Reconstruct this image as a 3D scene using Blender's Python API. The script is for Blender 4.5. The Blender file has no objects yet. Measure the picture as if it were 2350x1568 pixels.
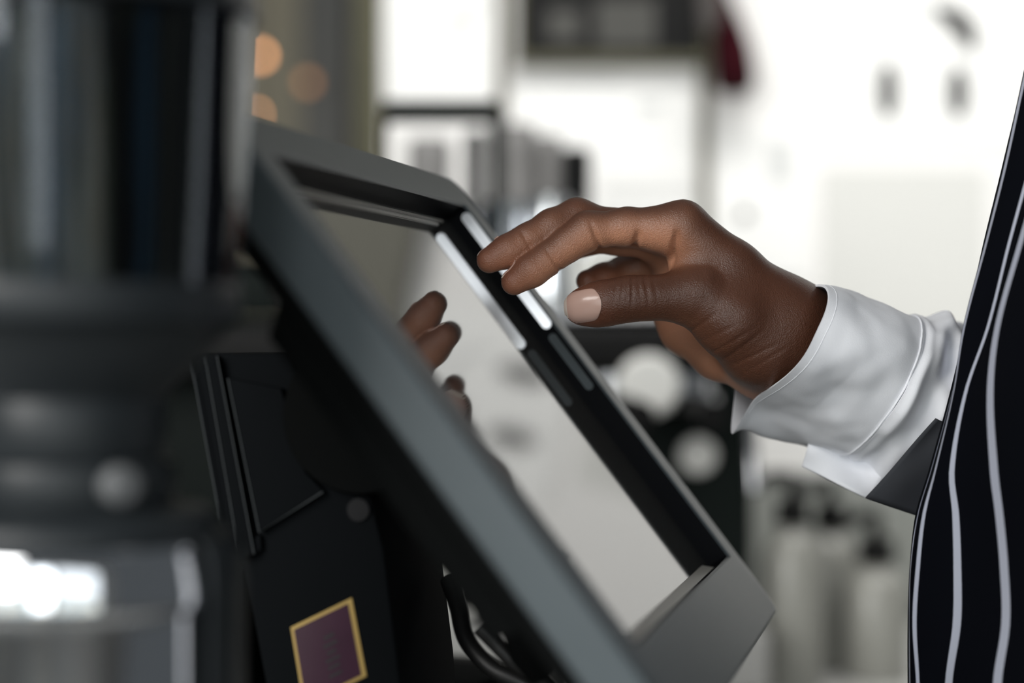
import bpy, bmesh, math, random
import numpy as np
from mathutils import Vector, Matrix, noise as mnoise
from mathutils.bvhtree import BVHTree

random.seed(4)
scene = bpy.context.scene
col = scene.collection
PI = math.pi

# ------------------------------------------------------------------ camera, world, light
EYE = Vector((0.0, 0.0, 1.25))
F = 70.0 / 36.0 * 2350
cd = bpy.data.cameras.new('camera')
cd.lens = 70.0; cd.sensor_width = 36.0; cd.clip_start = 0.02
cd.dof.use_dof = True; cd.dof.focus_distance = 0.955; cd.dof.aperture_fstop = 2.8
cam = bpy.data.objects.new('camera', cd); col.objects.link(cam)
cam.location = EYE; cam.rotation_euler = (PI / 2, 0, 0)
scene.camera = cam
scene.view_settings.view_transform = 'Standard'
scene.view_settings.look = 'None'
scene.view_settings.exposure = 0.0
scene.view_settings.gamma = 1.0
scene.view_settings.use_curve_mapping = False

w = bpy.data.worlds.new('world'); scene.world = w; w.use_nodes = True
w.node_tree.nodes['Background'].inputs[0].default_value = (0.86, 0.94, 1.0, 1)
w.node_tree.nodes['Background'].inputs[1].default_value = 0.09


def area(name, loc, target, sx, sy, power, color, spread=180):
    l = bpy.data.lights.new(name, 'AREA'); l.shape = 'RECTANGLE'
    l.size = sx; l.size_y = sy; l.energy = power; l.color = color; l.spread = math.radians(spread)
    o = bpy.data.objects.new(name, l); col.objects.link(o)
    o.location = loc
    o.rotation_euler = (Vector(target) - Vector(loc)).to_track_quat('-Z', 'Y').to_euler()
    return o


area('window_daylight_front', (-1.5, -0.9, 2.1), (0.05, 0.95, 1.2), 1.3, 1.3, 54, (1.0, 0.98, 0.95))
area('window_daylight_rear', (-0.35, -1.6, 1.55), (0.0, 1.0, 1.2), 0.45, 0.9, 6, (0.93, 0.97, 1.0))
area('ceiling_panel_over_counter', (0.55, 1.35, 2.95), (0.5, 2.5, 1.42), 2.2, 0.4, 13.5, (1.0, 0.985, 0.96), 85)
area('ceiling_panel_over_till', (0.1, 1.1, 2.9), (0.1, 0.95, 1.0), 1.0, 0.8, 1.0, (1.0, 0.98, 0.96))


def ray(x, y):
    return Vector(((x - 1175) / F, 1.0, -(y - 784) / F))


def P(x, y, D):
    return EYE + ray(x, y) * D


# ------------------------------------------------------------------ materials
def mat(name, color, rough=0.5, metal=0.0, spec=0.5, coat=0.0, ior=1.5, noise=0.0, nscale=40, bump=0.0, bscale=600,
        emit=None, estr=0.0, sheen=0.0, trans=0.0):
    m = bpy.data.materials.new(name); m.use_nodes = True
    nt = m.node_tree; b = nt.nodes['Principled BSDF']
    b.inputs['Base Color'].default_value = (*color, 1)
    b.inputs['Roughness'].default_value = rough
    b.inputs['Metallic'].default_value = metal
    b.inputs['Specular IOR Level'].default_value = spec
    b.inputs['IOR'].default_value = ior
    b.inputs['Coat Weight'].default_value = coat
    b.inputs['Sheen Weight'].default_value = sheen
    b.inputs['Transmission Weight'].default_value = trans
    tc = nt.nodes.new('ShaderNodeTexCoord')
    if noise > 0:
        n = nt.nodes.new('ShaderNodeTexNoise'); n.inputs['Scale'].default_value = nscale
        n.inputs['Detail'].default_value = 4
        nt.links.new(tc.outputs['Object'], n.inputs['Vector'])
        r = nt.nodes.new('ShaderNodeMix'); r.data_type = 'RGBA'
        r.inputs[6].default_value = (*[c * (1 - noise) for c in color], 1)
        r.inputs[7].default_value = (*[min(1, c * (1 + noise)) for c in color], 1)
        nt.links.new(n.outputs['Fac'], r.inputs[0]); nt.links.new(r.outputs[2], b.inputs['Base Color'])
    if bump > 0:
        n = nt.nodes.new('ShaderNodeTexNoise'); n.inputs['Scale'].default_value = bscale
        nt.links.new(tc.outputs['Object'], n.inputs['Vector'])
        bp = nt.nodes.new('ShaderNodeBump'); bp.inputs['Strength'].default_value = bump
        bp.inputs['Distance'].default_value = 0.0006
        nt.links.new(n.outputs['Fac'], bp.inputs['Height']); nt.links.new(bp.outputs['Normal'], b.inputs['Normal'])
    if emit:
        b.inputs['Emission Color'].default_value = (*emit, 1); b.inputs['Emission Strength'].default_value = estr
    if name == 'window_view':                      # blurred street seen through the lower panes
        mp = nt.nodes.new('ShaderNodeMapping'); mp.inputs['Scale'].default_value = (2.4, 1, 0.9)
        n = nt.nodes.new('ShaderNodeTexNoise'); n.inputs['Scale'].default_value = 1.3; n.inputs['Detail'].default_value = 2
        cr = nt.nodes.new('ShaderNodeValToRGB'); e = cr.color_ramp.elements
        e[0].position = 0.36; e[0].color = (0.07, 0.08, 0.07, 1); e[1].position = 0.62; e[1].color = (0.85, 0.83, 0.72, 1)
        q = e.new(0.47); q.color = (0.5, 0.62, 0.68, 1); q = e.new(0.55); q.color = (0.5, 0.45, 0.35, 1)
        nt.links.new(tc.outputs['Object'], mp.inputs[0]); nt.links.new(mp.outputs[0], n.inputs['Vector'])
        nt.links.new(n.outputs['Fac'], cr.inputs[0]); nt.links.new(cr.outputs[0], b.inputs['Emission Color'])
    return m


M = {}
M['bezel'] = mat('grey_plastic', (0.088, 0.105, 0.114), 0.45, spec=0.2, noise=0.05, bump=0.12, bscale=1500)
M['shell'] = mat('black_plastic', (0.0045, 0.005, 0.005), 0.8, spec=0.03, bump=0.1, bscale=1500)
M['stand'] = mat('stand_plastic', (0.006, 0.007, 0.008), 0.8, spec=0.02, bump=0.1, bscale=1500)
M['stand_glint'] = mat('stand_edge_glint', (0.06, 0.068, 0.072), 0.5, spec=0.2)
M['gloss_black'] = mat('gloss_black', (0.006, 0.006, 0.007), 0.3, spec=0.3)
M['inner_black'] = mat('inner_black', (0.006, 0.0065, 0.008), 0.45, spec=0.03)
M['strip'] = mat('highlight_strip', (0.93, 0.94, 0.96), 0.3, metal=1.0)
M['glint'] = mat('pale_glint', (0.42, 0.41, 0.37), 0.35)
M['rubber'] = mat('cable_rubber', (0.01, 0.01, 0.01), 0.45)
M['chrome'] = mat('chrome', (0.78, 0.8, 0.83), 0.07, metal=1.0)
M['brushed'] = mat('brushed_steel', (0.5, 0.51, 0.53), 0.28, metal=1.0)
M['hopper_dark'] = mat('grinder_black', (0.019, 0.023, 0.026), 0.42, spec=0.3)
M['wall'] = mat('white_wall_paint', (0.84, 0.83, 0.81), 0.7, noise=0.02, nscale=3)
M['farwall'] = mat('olive_plaster', (0.55, 0.5, 0.38), 0.8, noise=0.25, nscale=1.6)
M['greywall'] = mat('grey_plaster', (0.2, 0.2, 0.19), 0.8)
M['olive'] = mat('olive_wood', (0.06, 0.056, 0.024), 0.6, noise=0.2, nscale=12)
M['counter'] = mat('pale_stone', (0.52, 0.52, 0.5), 0.35, noise=0.06, nscale=20)
M['floor'] = mat('floor_concrete', (0.22, 0.21, 0.2), 0.6, noise=0.15, nscale=4)
M['cab'] = mat('cabinet_grey', (0.3, 0.3, 0.29), 0.6)
M['black'] = mat('matte_black', (0.006, 0.006, 0.006), 0.6, spec=0.15)
M['wall_shade'] = mat('grey_wall_shade', (0.25, 0.26, 0.24), 0.5, noise=0.08, nscale=5)
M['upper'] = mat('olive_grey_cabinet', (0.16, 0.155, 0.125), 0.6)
M['dgreen'] = mat('dark_green_enamel', (0.007, 0.010, 0.009), 0.6, spec=0.08)
M['under_shade'] = mat('sleeve_shade_grey', (0.055, 0.058, 0.066), 0.9, spec=0.1)
M['photo'] = mat('grey_print', (0.045, 0.044, 0.038), 0.6, noise=0.2, nscale=30)
M['paper'] = mat('white_paper', (0.88, 0.88, 0.86), 0.75)
M['greypaper'] = mat('pale_grey_paper', (0.68, 0.68, 0.65), 0.75, noise=0.02, nscale=6)
M['ink'] = mat('grey_ink', (0.05, 0.05, 0.048), 0.7, noise=0.3, nscale=25)
M['fineink'] = mat('pale_ink', (0.62, 0.63, 0.62), 0.7)
M['maroon'] = mat('maroon_cloth', (0.03, 0.002, 0.005), 0.85, spec=0.1)
M['greycloth'] = mat('grey_brown_cloth', (0.07, 0.062, 0.058), 0.85)
M['ceramic'] = mat('white_ceramic', (0.8, 0.8, 0.76), 0.2)
M['greycup'] = mat('grey_paper_cup', (0.2, 0.195, 0.19), 0.6)
M['bottle'] = mat('milky_bottle', (0.27, 0.27, 0.245), 0.3)
M['bulb'] = mat('warm_bulb', (1, 0.6, 0.3), 0.5, emit=(1.0, 0.45, 0.18), estr=7)
M['bulb2'] = mat('dim_warm_bulb', (1, 0.6, 0.3), 0.5, emit=(1.0, 0.42, 0.16), estr=0.9)
M['daylow'] = mat('window_view', (0.2, 0.2, 0.2), 0.3, emit=(0.75, 0.76, 0.7), estr=2.6)
M['dayhigh'] = mat('window_sky', (0.2, 0.2, 0.2), 0.3, emit=(0.92, 0.97, 1.0), estr=2.0)
M['lampshade'] = mat('lampshade_brass', (0.25, 0.17, 0.08), 0.4, metal=0.6)
M['label'] = mat('purple_label', (0.045, 0.016, 0.032), 0.25, noise=0.2, nscale=60)
M['gold'] = mat('gold_border', (0.55, 0.38, 0.13), 0.3, metal=0.4)
M['labelink'] = mat('label_ink', (0.015, 0.012, 0.015), 0.4)
M['nail'] = mat('nail', (0.62, 0.40, 0.33), 0.28, coat=0.3)
M['nailtip'] = mat('nail_tip', (0.8, 0.68, 0.58), 0.3)
M['trouser'] = mat('trouser_cloth', (0.02, 0.022, 0.03), 0.9)
M['shoe'] = mat('shoe_leather', (0.015, 0.013, 0.012), 0.4)


def glass_screen():
    m = mat('screen_glass', (0.05, 0.05, 0.047), 0.045, ior=3.4, spec=0.5)
    nt = m.node_tree; b = nt.nodes['Principled BSDF']
    # dust specks that sit on the glass
    tc = nt.nodes.new('ShaderNodeTexCoord')
    v = nt.nodes.new('ShaderNodeTexVoronoi'); v.inputs['Scale'].default_value = 55
    nt.links.new(tc.outputs['Object'], v.inputs['Vector'])
    cr = nt.nodes.new('ShaderNodeValToRGB'); cr.color_ramp.elements[0].position = 0.0
    cr.color_ramp.elements[0].color = (0.35, 0.34, 0.32, 1)
    cr.color_ramp.elements[1].position = 0.022; cr.color_ramp.elements[1].color = (0.05, 0.05, 0.047, 1)
    nt.links.new(v.outputs['Distance'], cr.inputs[0]); nt.links.new(cr.outputs[0], b.inputs['Base Color'])
    return m


M['glass'] = glass_screen()


def smoked():
    m = bpy.data.materials.new('smoked_hopper'); m.use_nodes = True
    nt = m.node_tree; nt.nodes.clear()
    o = nt.nodes.new('ShaderNodeOutputMaterial')
    t = nt.nodes.new('ShaderNodeBsdfTransparent'); t.inputs[0].default_value = (0.64, 0.65, 0.65, 1)
    g = nt.nodes.new('ShaderNodeBsdfGlossy'); g.inputs['Roughness'].default_value = 0.05
    g.inputs[0].default_value = (0.8, 0.85, 0.9, 1)
    f = nt.nodes.new('ShaderNodeFresnel'); f.inputs[0].default_value = 1.32
    mx = nt.nodes.new('ShaderNodeMixShader')
    nt.links.new(f.outputs[0], mx.inputs[0]); nt.links.new(t.outputs[0], mx.inputs[1]); nt.links.new(g.outputs[0], mx.inputs[2])
    nt.links.new(mx.outputs[0], o.inputs[0])
    return m


M['smoked'] = smoked()


def jar_reflections():  # coloured streaks painted for reflections in the hopper
    m = mat('jar_reflection_streaks', (0.01, 0.01, 0.01), 0.4, spec=0.08)
    nt = m.node_tree; b = nt.nodes['Principled BSDF']
    tc = nt.nodes.new('ShaderNodeTexCoord')
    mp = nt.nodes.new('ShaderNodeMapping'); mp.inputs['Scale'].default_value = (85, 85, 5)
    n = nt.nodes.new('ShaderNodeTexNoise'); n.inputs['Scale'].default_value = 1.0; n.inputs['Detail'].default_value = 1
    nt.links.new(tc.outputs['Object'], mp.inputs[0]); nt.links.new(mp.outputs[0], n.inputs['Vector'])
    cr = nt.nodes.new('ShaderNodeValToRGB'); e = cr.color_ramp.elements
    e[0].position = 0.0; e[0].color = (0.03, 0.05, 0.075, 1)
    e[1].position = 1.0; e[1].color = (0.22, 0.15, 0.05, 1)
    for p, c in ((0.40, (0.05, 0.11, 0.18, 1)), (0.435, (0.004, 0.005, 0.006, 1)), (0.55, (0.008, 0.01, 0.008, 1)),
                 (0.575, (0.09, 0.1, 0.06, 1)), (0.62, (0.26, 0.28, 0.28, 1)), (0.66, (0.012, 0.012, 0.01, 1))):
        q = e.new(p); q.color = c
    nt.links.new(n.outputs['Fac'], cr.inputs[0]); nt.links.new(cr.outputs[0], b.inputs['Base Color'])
    return m


M['streak'] = jar_reflections()


def cloth(name, color, wave=0.0):
    m = mat(name, color, 0.85, sheen=0.15, bump=0.18, bscale=1400)
    return m


M['shirt'] = cloth('white_shirt_cotton', (0.9, 0.91, 0.95))


def apron_mat():
    m = mat('pinstripe_cloth', (0.004, 0.005, 0.008), 0.95, spec=0.05)
    nt = m.node_tree; b = nt.nodes['Principled BSDF']
    uv = nt.nodes.new('ShaderNodeUVMap')
    sp = nt.nodes.new('ShaderNodeSeparateXYZ'); nt.links.new(uv.outputs[0], sp.inputs[0])
    fr = nt.nodes.new('ShaderNodeMath'); fr.operation = 'PINGPONG'; fr.inputs[1].default_value = 0.5
    nt.links.new(sp.outputs[0], fr.inputs[0])                         # 0 at integers
    n = nt.nodes.new('ShaderNodeTexWave'); n.inputs['Scale'].default_value = 160; n.bands_direction = 'Y'
    nt.links.new(uv.outputs[0], n.inputs['Vector'])
    ma = nt.nodes.new('ShaderNodeMath'); ma.operation = 'MULTIPLY_ADD'; ma.inputs[1].default_value = 0.012
    ma.inputs[2].default_value = 0.082
    nt.links.new(n.outputs['Fac'], ma.inputs[0])
    lt = nt.nodes.new('ShaderNodeMath'); lt.operation = 'LESS_THAN'
    nt.links.new(fr.outputs[0], lt.inputs[0]); nt.links.new(ma.outputs[0], lt.inputs[1])
    mx = nt.nodes.new('ShaderNodeMix'); mx.data_type = 'RGBA'
    mx.inputs[6].default_value = (0.0025, 0.003, 0.005, 1); mx.inputs[7].default_value = (0.42, 0.44, 0.52, 1)
    nt.links.new(lt.outputs[0], mx.inputs[0]); nt.links.new(mx.outputs[2], b.inputs['Base Color'])
    return m


M['apron'] = apron_mat()


def skin():
    m = bpy.data.materials.new('skin'); m.use_nodes = True
    nt = m.node_tree; b = nt.nodes['Principled BSDF']
    a = nt.nodes.new('ShaderNodeAttribute'); a.attribute_name = 'tone'
    tc = nt.nodes.new('ShaderNodeTexCoord')
    n = nt.nodes.new('ShaderNodeTexNoise'); n.inputs['Scale'].default_value = 70; n.inputs['Detail'].default_value = 5
    nt.links.new(tc.outputs['Object'], n.inputs['Vector'])
    mr = nt.nodes.new('ShaderNodeMapRange'); mr.inputs[3].default_value = 0.82; mr.inputs[4].default_value = 1.18
    nt.links.new(n.outputs['Fac'], mr.inputs[0])
    mu = nt.nodes.new('ShaderNodeVectorMath'); mu.operation = 'SCALE'
    nt.links.new(a.outputs['Color'], mu.inputs[0]); nt.links.new(mr.outputs[0], mu.inputs['Scale'])
    nt.links.new(mu.outputs[0], b.inputs['Base Color'])
    b.inputs['Roughness'].default_value = 0.42
    b.inputs['Specular IOR Level'].default_value = 0.5
    b.inputs['Subsurface Weight'].default_value = 0.12
    b.inputs['Subsurface Radius'].default_value = (1.0, 0.4, 0.2)
    b.inputs['Subsurface Scale'].default_value = 0.003
    v = nt.nodes.new('ShaderNodeTexVoronoi'); v.inputs['Scale'].default_value = 1500
    nt.links.new(tc.outputs['Object'], v.inputs['Vector'])
    n2 = nt.nodes.new('ShaderNodeTexNoise'); n2.inputs['Scale'].default_value = 420; n2.inputs['Detail'].default_value = 3
    mp = nt.nodes.new('ShaderNodeMapping'); mp.inputs['Rotation'].default_value = (0, 0.6, 0)
    mp.inputs['Scale'].default_value = (1.0, 1.0, 0.35)
    nt.links.new(tc.outputs['Object'], mp.inputs[0]); nt.links.new(mp.outputs[0], n2.inputs['Vector'])
    ad = nt.nodes.new('ShaderNodeMath'); ad.operation = 'ADD'
    nt.links.new(v.outputs['Distance'], ad.inputs[0]); nt.links.new(n2.outputs['Fac'], ad.inputs[1])
    bp = nt.nodes.new('ShaderNodeBump'); bp.inputs['Strength'].default_value = 0.4
    bp.inputs['Distance'].default_value = 0.0005
    nt.links.new(ad.outputs[0], bp.inputs['Height']); nt.links.new(bp.outputs['Normal'], b.inputs['Normal'])
    return m


M['skin'] = skin()


# ------------------------------------------------------------------ mesh helpers
def tag(o, label=None, cat=None, group=None, kind=None):
    if label: o['label'] = label
    if cat: o['category'] = cat
    if group: o['group'] = group
    if kind: o['kind'] = kind
    return o


def empty(name, loc, label=None, cat=None, group=None):
    o = bpy.data.objects.new(name, None); col.objects.link(o); o.location = loc
    o.empty_display_size = 0.05
    return tag(o, label, cat, group)


def origin_of(p):
    v = Vector((0, 0, 0))
    while p is not None:
        v += p.location; p = p.parent
    return v


class MB:
    """collects world-space geometry and links it as ONE mesh object"""
    def __init__(self):
        self.v = []; self.f = []

    def add(self, vs, fs):
        k = len(self.v)
        self.v += [Vector(q) for q in vs]; self.f += [tuple(i + k for i in q) for q in fs]
        return self

    def box(self, a, b):
        (x0, y0, z0), (x1, y1, z1) = a, b
        vs = [(x0, y0, z0), (x1, y0, z0), (x1, y1, z0), (x0, y1, z0), (x0, y0, z1), (x1, y0, z1), (x1, y1, z1), (x0, y1, z1)]
        return self.add(vs, [(0, 3, 2, 1), (4, 5, 6, 7), (0, 1, 5, 4), (1, 2, 6, 5), (2, 3, 7, 6), (3, 0, 4, 7)])

    def loft(self, loops, closed=True, cap0=False, cap1=False):
        n = len(loops[0]); vs = [q for l in loops for q in l]; fs = []
        for i in range(len(loops) - 1):
            for j in range(n if closed else n - 1):
                k = (j + 1) % n
                fs.append((i * n + j, i * n + k, (i + 1) * n + k, (i + 1) * n + j))
        if cap0: fs.append(tuple(range(n - 1, -1, -1)))
        if cap1: fs.append(tuple(range((len(loops) - 1) * n, len(loops) * n)))
        return self.add(vs, fs)

    def lathe(self, cx, cy, prof, n=72, cap0=True, cap1=True):
        loops = [[(cx + r * math.cos(2 * PI * k / n), cy + r * math.sin(2 * PI * k / n), z) for k in range(n)] for r, z in prof]
        return self.loft(loops, True, cap0, cap1)

    def tube(self, pts, r, n=14, cap=True):
        pts = [Vector(p) for p in pts]
        rs = r if isinstance(r, (list, tuple)) else [r] * len(pts)
        t0 = (pts[1] - pts[0]).normalized()
        u = t0.cross(Vector((0.13, 0.2, 0.97))).normalized()
        loops = []
        for i, p in enumerate(pts):
            t = (pts[min(i + 1, len(pts) - 1)] - pts[max(i - 1, 0)]).normalized()
            u = (u - t * u.dot(t)).normalized(); w_ = t.cross(u)
            loops.append([p + (u * math.cos(2 * PI * k / n) + w_ * math.sin(2 * PI * k / n)) * rs[i] for k in range(n)])
        return self.loft(loops, True, cap, cap)

    def build(self, name, m, parent=None, origin=None, smooth=None, bevel=0.0, segs=3, fix=True):
        org = origin_of(parent) if parent is not None else Vector(origin if origin is not None else (0, 0, 0))
        me = bpy.data.meshes.new(name)
        me.from_pydata([tuple(q - org) for q in self.v], [], self.f)
        if fix:
            bm = bmesh.new(); bm.from_mesh(me)
            bmesh.ops.remove_doubles(bm, verts=bm.verts, dist=1e-7)
            bmesh.ops.recalc_face_normals(bm, faces=bm.faces); bm.to_mesh(me); bm.free()
        o = bpy.data.objects.new(name, me); col.objects.link(o)
        if parent is not None: o.parent = parent
        else: o.location = org
        me.materials.append(m)
        if bevel > 0:
            b = o.modifiers.new('bevel', 'BEVEL'); b.width = bevel; b.segments = segs; b.limit_method = 'ANGLE'
            b.angle_limit = math.radians(35)
            smooth = 50 if smooth is None else smooth
        if smooth:
            me.polygons.foreach_set('use_smooth', [True] * len(me.polygons))
            if hasattr(me, 'set_sharp_from_angle') and bevel == 0: me.set_sharp_from_angle(angle=math.radians(smooth))
        return o


def spline(pts, n=10):
    pts = [Vector(p) for p in pts]
    q = [pts[0] * 2 - pts[1]] + pts + [pts[-1] * 2 - pts[-2]]
    out = []
    for i in range(1, len(q) - 2):
        for k in range(n):
            t = k / n; a, b, c, d = q[i - 1], q[i], q[i + 1], q[i + 2]
            out.append(0.5 * ((2 * b) + (c - a) * t + (2 * a - 5 * b + 4 * c - d) * t * t + (3 * b - a - 3 * c + d) * t ** 3))
    out.append(pts[-1]); return out


def catmull(xs, ys, x):
    """1-D smooth interpolation through (xs, ys)"""
    xs = list(xs); ys = list(ys)
    if x <= xs[0]: return ys[0]
    if x >= xs[-1]: return ys[-1]
    i = max(k for k in range(len(xs) - 1) if xs[k] <= x)
    def sl(k):
        if k == 0: return (ys[1] - ys[0]) / (xs[1] - xs[0])
        if k == len(xs) - 1: return (ys[-1] - ys[-2]) / (xs[-1] - xs[-2])
        return (ys[k + 1] - ys[k - 1]) / (xs[k + 1] - xs[k - 1])
    h = xs[i + 1] - xs[i]; t = (x - xs[i]) / h
    return ((2 * t ** 3 - 3 * t * t + 1) * ys[i] + (t ** 3 - 2 * t * t + t) * h * sl(i)
            + (-2 * t ** 3 + 3 * t * t) * ys[i + 1] + (t ** 3 - t * t) * h * sl(i + 1))


# ------------------------------------------------------------------ setting
def struct(o):
    o['kind'] = 'structure'; return o


WY = 2.5
wx = lambda px, D=WY: (px - 1175) / F * D
wz = lambda py, D=WY: 1.25 - (py - 784) / F * D

struct(MB().box((-4.5, -3.2, -0.05), (3.5, 5.6, 0.0)).build('floor', M['floor']))
struct(MB().box((wx(862), WY, 0.0), (3.0, WY + 0.12, 3.2)).build('wall_back', M['wall']))
struct(MB().box((-4.5, 5.4, 0.0), (wx(862) + 1.0, 5.5, 3.2)).build('wall_far', M['farwall']))
struct(MB().box((wx(862) - 0.022, WY - 0.02, 0.0), (wx(862) + 0.008, WY + 0.14, 3.2)).build('trim_1', M['olive'], bevel=0.002))
struct(MB().box((wx(1603), WY - 0.014, 0.94), (wx(1626), WY, 1.74)).build('trim_2', M['olive'], bevel=0.002))
struct(MB().box((wx(1140), WY - 0.014, wz(300)), (wx(1162), WY, 1.74)).build('trim_3', M['olive'], bevel=0.002))
# grey pillar in the far room
struct(MB().box((wx(690, 4.4), 4.4, 0.0), (wx(800, 4.4), 4.62, 3.2)).build('wall_pillar', M['greywall'], bevel=0.01))

struct(MB().box((wx(862) + 0.02, WY - 0.012, 0.90), (3.0, WY, wz(1085))).build('wall_lower_shade', M['wall_shade'], bevel=0.002))  # greyer lower wall, painted for the falloff of light
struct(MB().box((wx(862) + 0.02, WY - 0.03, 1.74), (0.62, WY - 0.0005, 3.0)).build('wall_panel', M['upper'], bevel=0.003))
# the wall behind the photographer with its daylit windows, mirrored in the chrome
b = MB(); b.box((-4.5, -3.3, 0.0), (3.5, -3.2, 0.3)); b.box((-4.5, -3.3, 2.75), (3.5, -3.2, 3.2))
for x0, x1 in ((-4.5, -3.9), (-2.0, -1.93), (-0.08, 0.12), (2.3, 3.5)): b.box((x0, -3.3, 0.3), (x1, -3.2, 2.75))
struct(b.build('wall_front', M['wall']))
for k, (x0, x1) in enumerate(((-3.9, -2.0), (-1.93, -0.08), (0.12, 2.3))):
    fr = struct(MB().box((x0, -3.27, 1.72), (x1, -3.22, 1.77)).build('window_%d' % (k + 1), M['cab'], origin=(x0, -3.25, 1.7)))
    MB().box((x0, -3.262, 0.3), (x1, -3.252, 1.72)).build('pane', M['daylow'], fr)
    MB().box((x0, -3.262, 1.77), (x1, -3.252, 2.75)).build('pane', M['dayhigh'], fr)

# ------------------------------------------------------------------ counters
t = empty('till_counter', (-0.5, 0.9, 0), 'pale stone till counter carrying the touchscreen terminal and the grinder', 'counter')
MB().box((-1.5, 0.42, 0.865), (0.13, 1.32, 0.90)).build('worktop', M['counter'], t, bevel=0.004)
MB().box((-1.47, 0.46, 0.0), (0.10, 1.29, 0.865)).build('cabinet_body', M['cab'], t, bevel=0.004)
t = empty('back_counter', (0.4, 2.15, 0), 'pale grey back counter along the white wall', 'counter')
MB().box((-1.0, 1.72, 0.865), (2.2, WY - 0.002, 0.90)).build('worktop', M['counter'], t, bevel=0.004)
MB().box((-0.98, 1.76, 0.0), (2.18, WY - 0.004, 0.865)).build('cabinet_body', M['cab'], t, bevel=0.004)

# ------------------------------------------------------------------ touchscreen terminal
MO = Vector((-0.09045271, 0.75406595, 0.07134375)) + EYE
mS = Vector((0.21633179, 0.97631771, 0.00207127))
mU = Vector((-0.59446891, 0.13003851, 0.79353431))
mN = Vector((0.77447226, -0.172898, 0.60852198))
SW, SH = 0.305, 0.229


def Q(s, u, n):
    return MO + mS * s + mU * u + mN * n


def on_s(x, y, s):
    """the point of the terminal's cross-section plane at distance s along its width seen at x, y"""
    d = ray(x, y); tt = (s + mS.dot(MO - EYE)) / mS.dot(d); return EYE + d * tt


def rrect(s0, s1, u0, u1, r, n, k=6):
    """rounded rectangle loop in the terminal's own axes; u0 is the top"""
    out = []
    for cx, cy, a0 in ((s1 - r, u0 - r, 0), (s0 + r, u0 - r, 90), (s0 + r, u1 + r, 180), (s1 - r, u1 + r, 270)):
        for i in range(k + 1):
            a = math.radians(a0 + 90 * i / k); out.append(Q(cx + r * math.cos(a), cy + r * math.sin(a), n))
    return out


term = empty('touchscreen_terminal', (0.0, 0.9, 0.90), 'grey touchscreen till terminal tilted on a black stand', 'till terminal')
s0, s1, u0, u1 = -0.0265, 0.331, 0.0212, -0.2675
b = MB()
L = []
L.append(rrect(s0 + 0.002, s1 - 0.002, u0 - 0.002, u1 + 0.002, 0.009, -0.0195))
L.append(rrect(s0, s1, u0, u1, 0.010, -0.0180))
L.append(rrect(s0, s1, u0, u1, 0.010, -0.0026))
for k in range(1, 6):
    a = k / 6 * PI / 2
    L.append(rrect(s0 + 0.0026 * (1 - math.cos(a)), s1 - 0.0026 * (1 - math.cos(a)), u0 - 0.0026 * (1 - math.cos(a)),
                   u1 + 0.0026 * (1 - math.cos(a)), 0.009, -0.0026 + 0.0026 * math.sin(a)))
L.append(rrect(s0 + 0.0028, s1 - 0.0028, u0 - 0.0028, u1 + 0.0028, 0.008, 0.0))
L.append(rrect(-0.0012, SW + 0.0012, 0.0012, -SH - 0.0012, 0.003, 0.0))
L.append(rrect(0, SW, 0, -SH, 0.002, -0.0012))
b.loft(L)
bez = b.build('bezel', M['bezel'], term, smooth=35)
b = MB(); b.loft([rrect(0, SW, 0, -SH, 0.002, -0.0012), rrect(0.0004, SW - 0.0004, -0.0004, -SH + 0.0004, 0.002, -0.0125)])
b.build('inner_frame', M['inner_black'], term, smooth=35)
b = MB(); b.loft([rrect(0.0001, SW - 0.0001, -0.0001, -SH + 0.0001, 0.002, -0.0122), rrect(0.0001, SW - 0.0001, -0.0001, -SH + 0.0001, 0.002, -0.016)], cap0=True, cap1=True)
b.build('screen', M['glass'], term)
# strip added as a highlight on the far inner wall, then its grey continuation
def inner_strip(u_a, u_b, n0, n1, m, nm):
    b = MB(); h = (n0 - n1) / 2; c = (n0 + n1) / 2; front = []; back = []
    for i in range(9):
        a = PI * i / 8; front.append((u_a - h + h * math.sin(a), c + h * math.cos(a)))
    for i in range(9):
        a = PI * i / 8; front.append((u_b + h - h * math.sin(a), c - h * math.cos(a)))
    b.loft([[Q(SW - 0.0001, u, n) for u, n in front], [Q(SW - 0.0014, u, n) for u, n in front]], cap0=True, cap1=True)
    return b.build(nm, m, term)
inner_strip(-0.003, -0.079, -0.0008, -0.0062, M['strip'], 'edge_glint')['label'] = 'pale rounded highlight strip along the far edge of the screen'
inner_strip(-0.082, -0.118, -0.003, -0.0075, M['bezel'], 'edge_glint')
# pale bottom lip added for the reflection under the glass
b = MB(); b.loft([[Q(0.035, -SH + 0.0045, -0.0121), Q(0.285, -SH + 0.0045, -0.0121), Q(0.285, -SH + 0.0002, -0.0085), Q(0.035, -SH + 0.0002, -0.0085)],
                  [Q(0.035, -SH + 0.0045, -0.0112), Q(0.285, -SH + 0.0045, -0.0112), Q(0.285, -SH + 0.0002, -0.0070), Q(0.035, -SH + 0.0002, -0.0070)]], cap0=True, cap1=True)
b.build('screen_glint', M['glint'], term)['label'] = 'painted pale lip along the lower edge of the screen'
for ua, ub, sa, sb in ((-0.0022, -0.0034, 0.012, 0.286), (-0.0052, -0.0064, 0.02, 0.27)):
    b = MB(); b.loft([[Q(sa, ua, o), Q(sb, ua, o), Q(sb, ub, o), Q(sa, ub, o)] for o in (-0.0121, -0.0115)], cap0=True, cap1=True)
    b.build('screen_glint', M['glint'], term)  # thin pale strips added for reflected lines along the top edge
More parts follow.
